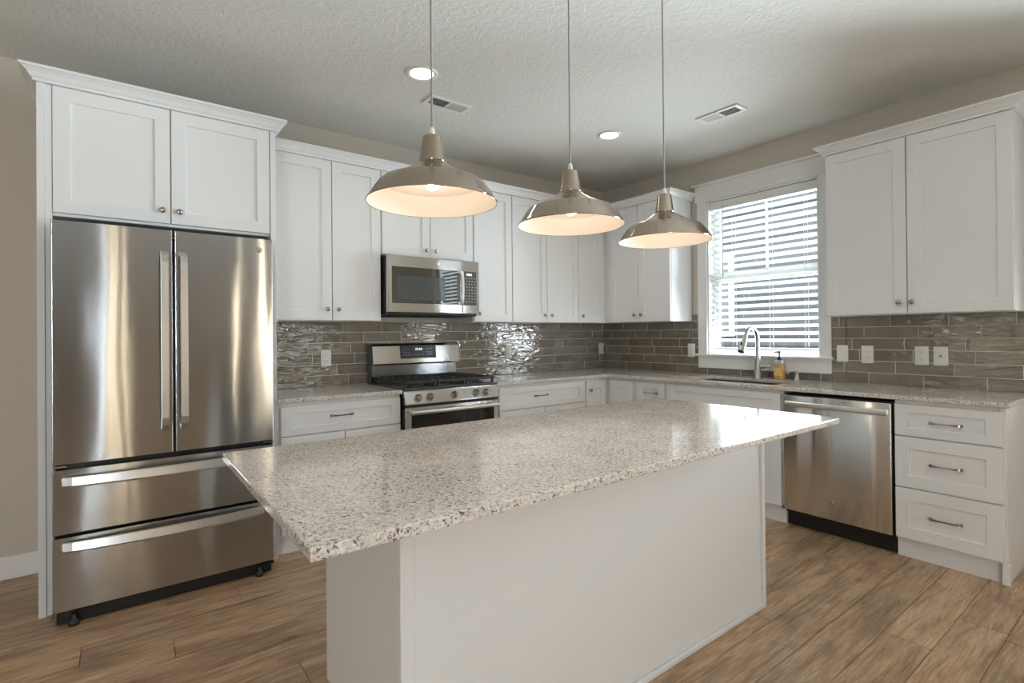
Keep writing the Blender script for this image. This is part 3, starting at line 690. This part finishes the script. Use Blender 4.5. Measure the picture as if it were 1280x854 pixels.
# burners and grates
for bx_, by_, br in ((-2.47, -.50, .046), (-2.47, -.22, .036), (-2.03, -.50, .050), (-2.03, -.22, .034), (-2.25, -.36, .042)):
    g = G(); g.lathe([(br+.018, .924), (br+.018, .930), (br+.004, .932), (br+.002, .940), (br, .948), (br-.004, .951), (.001, .952)], (bx_, by_, 0), n=28); g.build('burner', 'iron', rg)
for gx0, gx1 in ((-2.612, -2.372), (-2.366, -2.132), (-2.126, -1.886)):
    g = G(); zt = .968; b_ = .011
    for yy in (-.635, -.095): g.box(gx0, gx1, yy-.006, yy+.006, zt-.020, zt, .003)
    for xx in (gx0+.006, gx1-.006): g.box(xx-.006, xx+.006, -.635, -.095, zt-.020, zt, .003)
    nb = 4
    for i in range(1, nb): xx = gx0+(gx1-gx0)*i/nb; g.box(xx-.005, xx+.005, -.63, -.10, zt-.013, zt+.001, .003)
    for yy in (-.50, -.365, -.23): g.box(gx0+.006, gx1-.006, yy-.005, yy+.005, zt-.014, zt, .003)
    for xx in (gx0+.010, gx1-.010):
        for yy in (-.630, -.365, -.10): g.box(xx-.008, xx+.008, yy-.008, yy+.008, .924, zt-.01, .002)
    g.build('grate', 'iron', rg, 'black cast iron grate')

# ------------------------------------------------------------------ microwave
mw = thing('microwave', 'stainless over-the-range microwave under the short wall cabinet', 'microwave', (-2.25, -.2, 1.44))
MX0, MX1, MZ0, MZ1 = -2.628, -1.868, 1.442, 1.846
G(BACK).box(MX0, MX1, 1.425, MZ1, .0125, .385, .003).build('microwave_body', 'black', mw)
md = G(BACK).box(MX0, -2.020, MZ0, MZ1, .3855, .420, .003).build('door', 'steel', mw)
G(BACK).box(-2.601, -2.058, 1.508, 1.768, .417, .4225, .002).build('window', 'blackglass', md, 'black glass microwave window')
G(BACK).box(-2.563, -2.175, 1.533, 1.705, .4215, .4232, .001).build('window_screen', 'meshwin', md, 'grey perforated window screen')
g = G(BACK); sec = []
for i in range(17):
    s_ = -1+i/8; v = 1.638+s_*.128; w = .430+.018*(1-s_**4); sec.append([(-2.052, v, w), (-2.048, v, w+.010), (-2.026, v, w+.010), (-2.022, v, w)])
g.ribbon(sec, False)
for v in (1.520, 1.756): g.box(-2.048, -2.026, v-.010, v+.010, .418, .436, .002)
g.build('handle', 'steel2', md, 'vertical stainless handle')
cp = G(BACK).box(-2.018, MX1, MZ0, MZ1, .3855, .420, .003).build('control_panel', 'steel', mw)
gk = G(BACK).box(-2.012, -1.892, 1.506, 1.768, .417, .4225, .002)
g = G(BACK); g.box(-1.985, -1.935, 1.735, 1.752, .4215, .4232); g.build('display', 'digits', cp, 'small lit display')
g = gk
for r in range(9):
    for q in range(4):
        u = -1.995+q*.026+(.006 if r % 2 else 0); v = 1.714-r*.0225
        g.box(u, u+.012, v-.004, v+.004, .4215, .423, mi=1)
g.build('keypad', ['blackglass', 'print'], cp, 'black keypad')
g = G(BACK); g.lathe([(.0005, .4225), (.0095, .4225), (.011, .4205), (.011, .418)], (-2.232, 1.808, 0), n=24); g.build('badge', 'steel2', md, 'small round emblem')
g = G(BACK); g.box(MX0+.05, MX1-.05, 1.418, 1.4245, .06, .36, .001); g.build('vent_grille', 'ventdark', mw)

# ------------------------------------------------------------------ dishwasher
dw = thing('dishwasher', 'stainless dishwasher with a bar handle between sink cabinet and drawers', 'dishwasher', (-.3, -2.479, 0))
G(RIGHT).box(2.172, 2.786, .09, .872, .03, .600, .002).build('dishwasher_body', 'black', dw)
dd = G(RIGHT).box(2.176, 2.779, .112, .864, .6005, .636, .005, 2).build('door', 'steel', dw)
g = G(RIGHT); sec = []
for i in range(25):
    s_ = -1+i/12; u = 2.483+s_*.283; w = .652+.016*(1-s_**4); hh = .0165; sec.append([(u, .812-hh, w), (u, .812-hh, w+.010), (u, .812-hh*.4, w+.015), (u, .812+hh*.6, w+.015), (u, .812+hh, w+.010), (u, .812+hh, w)])
g.ribbon(sec, False)
for u in (2.212, 2.754): g.box(u-.012, u+.012, .800, .824, .634, .660, .003)
g.build('handle', 'steel2', dd, 'horizontal stainless bar handle')
g = G(RIGHT); g.lathe([(.0005, .6395), (.0135, .6395), (.0155, .637), (.0155, .633)], (2.466, .222, 0), n=28); bd = g.build('badge', 'chrome', dd, 'round grey emblem')
g = G(RIGHT); g.lathe([(.009, .6402), (.0105, .6402)], (2.466, .222, 0), n=28); g.box(2.4615, 2.463, .217, .227, .6396, .6402); g.box(2.468, 2.4695, .217, .227, .6396, .6402); g.build('emblem_ring', 'steel2', bd)
G(RIGHT).box(2.172, 2.786, .004, .098, .3, .575, .003).build('toe_kick', 'black', dw, 'black toe kick')
G(RIGHT).box(2.53, 2.54, .8435, .8475, .6355, .6372).build('indicator', 'slot', dd)

# ------------------------------------------------------------------ sink, faucet, bottle, dispenser
sk = thing('sink', 'undermount sink with shade-darkened basin set in the quartz counter below the window', 'sink', (-.36, -1.73, .70))
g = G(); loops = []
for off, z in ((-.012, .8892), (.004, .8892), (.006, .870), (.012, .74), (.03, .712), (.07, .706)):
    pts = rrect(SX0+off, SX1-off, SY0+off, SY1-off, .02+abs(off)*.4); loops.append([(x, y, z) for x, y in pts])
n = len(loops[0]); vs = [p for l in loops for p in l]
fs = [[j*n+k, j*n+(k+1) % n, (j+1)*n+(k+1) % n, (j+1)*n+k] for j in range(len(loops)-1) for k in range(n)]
fs.append(list(range((len(loops)-1)*n, len(loops)*n))); g.add(vs, fs); g.build('basin', 'enamel', sk)  # dark basin colour includes the shade inside the bowl
g = G(); g.lathe([(.045, .7075), (.04, .709), (.03, .7075), (.001, .7072)], (-.36, -1.73, 0), n=24); g.build('drain', 'chrome', sk)

fx, fy = -.118, -1.738
fa = thing('kitchen_faucet', 'tall gooseneck pull-down faucet behind the sink', 'faucet', (fx, fy, .914))
g = G(); g.lathe([(.030, .9145), (.030, .921), (.0255, .924), (.0245, 1.02), (.0215, 1.06), (.0165, 1.10)], (fx, fy, 0), n=24); g.build('body', 'faucet', fa)
pts = [(fx, fy, 1.06), (fx, fy, 1.20)]; R_ = .092; cz = 1.216
for a in arc(14, 0, PI*.86): pts.append((fx-R_+R_*math.cos(a), fy+.0, cz+R_*1.05*math.sin(a)))
e = pts[-1]; d = (Vector(pts[-1])-Vector(pts[-2])).normalized(); pts.append(tuple(Vector(e)+d*.02))
g = G(); g.tube(pts, .0145, 16); g.build('spout', 'faucet', fa)
p0 = Vector(pts[-1]); g = G(); g.tube([p0-d*.005, p0+d*.02, p0+d*.095, p0+d*.125], [.0165, .0185, .0255, .0262], 20); hd = g.build('spray_head', 'faucet', fa)
g = G(); g.tube([p0+d*.1251, p0+d*.129], [.0225, .0215], 20); g.build('nozzle', 'black', hd)
g = G(); q = p0+d*.07; g.box(q.x-.027, q.x-.018, q.y-.006, q.y+.006, q.z-.03, q.z+.03, .003); g.build('button', 'black', hd)
g = G(); g.tube([(fx, fy-.018, 1.005), (fx, fy-.052, 1.005)], [.0165, .0155], 18); g.tube([(fx, fy-.050, 1.005), (fx-.004, fy-.066, 1.006), (fx-.02, fy-.112, 1.010)], [.010, .0075, .0055], 12); g.build('lever', 'faucet', fa)

bx_, by_ = -.115, -1.905
bt = thing('soap_bottle', 'amber hand soap bottle with black pump beside the faucet', 'bottle', (bx_, by_, .9142))
def sq(prof, c, p=4.0, sx=1, sy=.72, n=28):
    secs = []
    for r, h in prof:
        l = []
        for k in range(n):
            a = 2*PI*k/n; ca, sa = math.cos(a), math.sin(a); q = (abs(ca)**p+abs(sa)**p)**(-1/p); l.append((c[0]+r*sy*q*ca, c[1]+r*sx*q*sa, h))
        secs.append(l)
    return secs
g = G(); g.ribbon(sq([(.034, .9145), (.0375, .9185), (.038, .94), (.038, 1.022)], (bx_, by_)), True); g.build('soap', 'amber', bt, 'amber liquid soap')
g = G(); g.ribbon(sq([(.0382, 1.0225), (.0382, 1.034), (.034, 1.050), (.024, 1.060), (.015, 1.064), (.014, 1.072)], (bx_, by_), 3.0), True); g.build('shoulder', 'clearplastic', bt, 'clear bottle shoulder')
g = G(); g.box(bx_-.0300, bx_-.0276, by_-.026, by_+.026, .945, 1.005, .001); g.build('label_patch', 'label', bt)
g = G(); g.lathe([(.0155, 1.066), (.0165, 1.072), (.0165, 1.086), (.009, 1.090), (.0055, 1.094), (.005, 1.118), (.009, 1.119), (.010, 1.128), (.001, 1.130)], (bx_, by_, 0), n=18)
g.tube([(bx_, by_, 1.124), (bx_-.01, by_+.026, 1.123), (bx_-.013, by_+.034, 1.118)], [.006, .0045, .004], 10); g.build('pump', 'black', bt)

sx, sy = -.105, -2.030
sd = thing('soap_dispenser', 'small built-in metal soap dispenser right of the amber bottle', 'soap dispenser', (sx, sy, .9142))
g = G(); g.lathe([(.023, .9145), (.023, .920), (.016, .924), (.014, .945), (.012, .952), (.0135, .956), (.0135, .974), (.010, .979), (.001, .980)], (sx, sy, 0), n=20); g.build('base', 'faucet', sd)
pts = [(sx, sy, .968), (sx-.03, sy+.01, .982), (sx-.06, sy+.018, .984), (sx-.088, sy+.026, .975), (sx-.096, sy+.028, .966)]
g = G(); g.tube(pts, [.008, .0075, .0065, .006, .0055], 10); g.build('spout', 'faucet', sd)

# ------------------------------------------------------------------ outlets and switches
def plate(kind, label, f, u, v, w=.0125):
    o = thing('wall_outlet' if kind != 'switch' else 'wall_switch', label, 'outlet' if kind != 'switch' else 'switch', tuple(f(u, v, w)), 'wall plates on the tile')
    G(f).box(u-.037, u+.037, v-.060, v+.060, w, w+.006, .0025, 2).build('cover_plate', 'ivory', o)
    if kind == 'duplex':
        for dv in (-.021, .021):
            g = G(f); g.box(u-.017, u+.017, v+dv-.0145, v+dv+.0145, w+.005, w+.0078, .002); r = g.build('receptacle', 'ivory', o)
            g = G(f); g.box(u-.0085, u-.0060, v+dv-.004, v+dv+.006, w+.0070, w+.0081); g.box(u+.0060, u+.0085, v+dv-.004, v+dv+.006, w+.0070, w+.0081); g.box(u-.002, u+.002, v+dv-.0105, v+dv-.007, w+.0070, w+.0081); g.build('slots', 'slot', r)
    elif kind == 'switch':
        G(f).prism([(v-.033, w+.005), (v-.033, w+.0075), (v+.033, w+.0105), (v+.033, w+.005)], 0, u-.0165, u+.0165).build('rocker', 'ivory', o)
    elif kind == 'coax':
        g = G(f); g.lathe([(.0075, w+.005), (.0075, w+.009), (.005, w+.0095), (.005, w+.016), (.002, w+.016)], (u, v, 0), n=14); g.build('connector', 'chrome', o, 'small metal cable connector')
    g = G(f)
    for dv in ((-.048, .048) if kind != 'duplex' else (0,)): g.lathe([(.0032, w+.0055), (.0030, w+.0068), (.0004, w+.007)], (u, v+dv, 0), n=10)
    g.build('screw', 'ivory', o)
    return o
plate('duplex', 'white outlet on the tile between the refrigerator and the range', BACK, -2.934, 1.119)
plate('duplex', 'white outlet on the tile right of the range', BACK, -1.281, 1.118)
plate('duplex', 'white outlet tucked into the tiled inside corner', BACK, -.055, 1.120)
plate('switch', 'white switch plate on the tile left of the sink window', RIGHT, 1.076, 1.120)
plate('switch', 'white rocker switch plate immediately right of the sink window', RIGHT, 2.303, 1.119)
plate('duplex', 'white outlet second from the window on the right tile', RIGHT, 2.458, 1.116)
plate('duplex', 'white outlet third from the window, beside the cable plate', RIGHT, 2.762, 1.116)
plate('coax', 'white cable plate with one round connector, farthest right on the tile', RIGHT, 2.860, 1.116)

# ------------------------------------------------------------------ ceiling: downlights and vents
for (x, y), lab in (((-2.735, -1.155), 'round recessed ceiling light nearest the refrigerator'), ((-1.150, -1.150), 'round recessed ceiling light nearer the window corner')):
    o = thing('recessed_light', lab, 'ceiling light', (x, y, H), 'recessed ceiling lights')
    g = G(); g.lathe([(.092, H-.0005), (.092, H-.003), (.086, H-.007), (.070, H-.006), (.066, H-.001)], (x, y, 0), n=40); g.build('trim_ring', 'ivory', o)
    g = G(); g.lathe([(.067, H-.002), (.04, H-.003), (.0005, H-.0035)], (x, y, 0), n=40); g.build('lens', 'can', o, 'glowing lens')
    l = bpy.data.lights.new('downlight', 'SPOT'); l.energy = 15; l.color = (1, .93, .84); l.spot_size = 2.5; l.spot_blend = .8; l.shadow_soft_size = .06
    lo = bpy.data.objects.new('downlight_glow', l); COL.objects.link(lo); lo.location = (x, y, H-.02)
def vent(label, cx, cy, along):
    o = thing('ceiling_vent', label, 'vent', (cx, cy, H), 'ceiling air vents')
    def bb(g, a0, a1, b0, b1, z0, z1, bev=0):
        if along == 'x': g.box(cx+a0, cx+a1, cy+b0, cy+b1, z0, z1, bev)
        else: g.box(cx+b0, cx+b1, cy+a0, cy+a1, z0, z1, bev)
    g = G(); z0, z1 = H-.009, H-.0005
    for a0, a1, b0, b1 in ((-.155, .155, -.07, -.046), (-.155, .155, .046, .07), (-.155, -.125, -.046, .046), (.125, .155, -.046, .046), (-.008, .008, -.046, .046)): bb(g, a0, a1, b0, b1, z0, z1, .002)
    g.build('frame', 'trim', o)
    g = G(); bb(g, -.124, .124, -.045, .045, H-.0022, H-.0008); g.build('duct_opening', 'ventdark', o)
    for half, s_ in ((-.0665, 1), (.0665, -1)):
        g = G()
        for i in range(11):
            a = half-.054+i*.0108
            P4 = [(a, H-.0105), (a+.0012, H-.0105), (a+.0012+s_*.006, H-.003), (a+s_*.006, H-.003)]
            if along == 'x': g.prism([(cx+p, z) for p, z in P4], 1, cy-.0455, cy+.0455)
            else: g.prism([(cy+p, z) for p, z in P4], 0, cx-.0455, cx+.0455)
        g.build('louvers', 'trim', o)
    return o
vent('white ceiling air vent close to the range wall cabinets', -2.412, -.893, 'x')
vent('white ceiling air vent near the sink window', -.815, -1.865, 'y')

# ------------------------------------------------------------------ pendants
def pendant(x, y, zr, label):
    o = thing('pendant_lamp', label, 'pendant lamp', (x, y, H), 'pendant lamps over the island')
    R = .1935
    skirt = [(R, zr), (R+.0015, zr+.003), (R-.002, zr+.007), (.188, zr+.012), (.174, zr+.034), (.160, zr+.053), (.1515, zr+.061)]
    cone = [(.1515, zr+.061), (.149, zr+.0635), (.120, zr+.075), (.085, zr+.092), (.055, zr+.110), (.040, zr+.121), (.037, zr+.126)]
    g = G(); g.lathe(skirt, (x, y, 0), n=72); g.lathe(cone, (x, y, 0), n=72); g.build('lamp_shade', 'nickel', o, 'brushed nickel dome shade')
    inner = [(R-.0012, zr+.0008), (.186, zr+.011), (.172, zr+.033), (.158, zr+.051), (.1495, zr+.059)]
    inner2 = [(.1495, zr+.059), (.118, zr+.072), (.083, zr+.088), (.053, zr+.106), (.03, zr+.118), (.001, zr+.120)]
    g = G(); g.lathe(inner, (x, y, 0), n=72); g.lathe(inner2, (x, y, 0), n=72); g.build('inner_reflector', 'reflector', o, 'white enamel shade interior')
    g = G(); g.lathe([(.036, zr+.118), (.0415, zr+.121), (.0415, zr+.124)], (x, y, 0), n=40); g.lathe([(.0415, zr+.124), (.0390, zr+.128), (.0285, zr+.196)], (x, y, 0), n=40); g.lathe([(.0285, zr+.196), (.0265, zr+.200), (.008, zr+.203)], (x, y, 0), n=40); g.build('socket_cap', 'nickel', o)
    g = G(); g.lathe([(.0095, zr+.203), (.0085, zr+.212), (.0065, zr+.225), (.0036, zr+.229)], (x, y, 0), n=20); g.build('strain_relief', 'ivory', o, 'pale strain relief at the cord')
    g = G(); g.cyl((x, y, zr+.226), (x, y, H-.02), .0034, n=10); g.build('cord', 'cord', o, 'thin grey cord')
    g = G(); g.lathe([(.001, H-.026), (.012, H-.026), (.058, H-.018), (.062, H-.012), (.062, H-.0005)], (x, y, 0), n=36); g.build('canopy', 'nickel', o)
    bc = zr+.066; r = .027
    g = G(); g.lathe([(.0005, bc-r)]+[(r*math.sin(a), bc-r*math.cos(a)) for a in arc(10, .15, 2.3)]+[(.014, bc+.036), (.013, bc+.044)], (x, y, 0), n=28); g.build('bulb', 'bulb', o, 'glowing white bulb')
    l = bpy.data.lights.new('pendant_bulb', 'POINT'); l.energy = .9; l.color = (1, .80, .60); l.shadow_soft_size = .032
    lo = bpy.data.objects.new('pendant_glow', l); COL.objects.link(lo); lo.location = (x, y, bc-r-.012)
    return o
pendant(-3.384, -2.46, 1.671, 'brushed nickel dome pendant nearest the refrigerator, its bulb showing')
pendant(-2.816, -2.46, 1.671, 'middle brushed nickel dome pendant of the row over the island')
pendant(-2.262, -2.46, 1.671, 'brushed nickel dome pendant nearest the sink window')
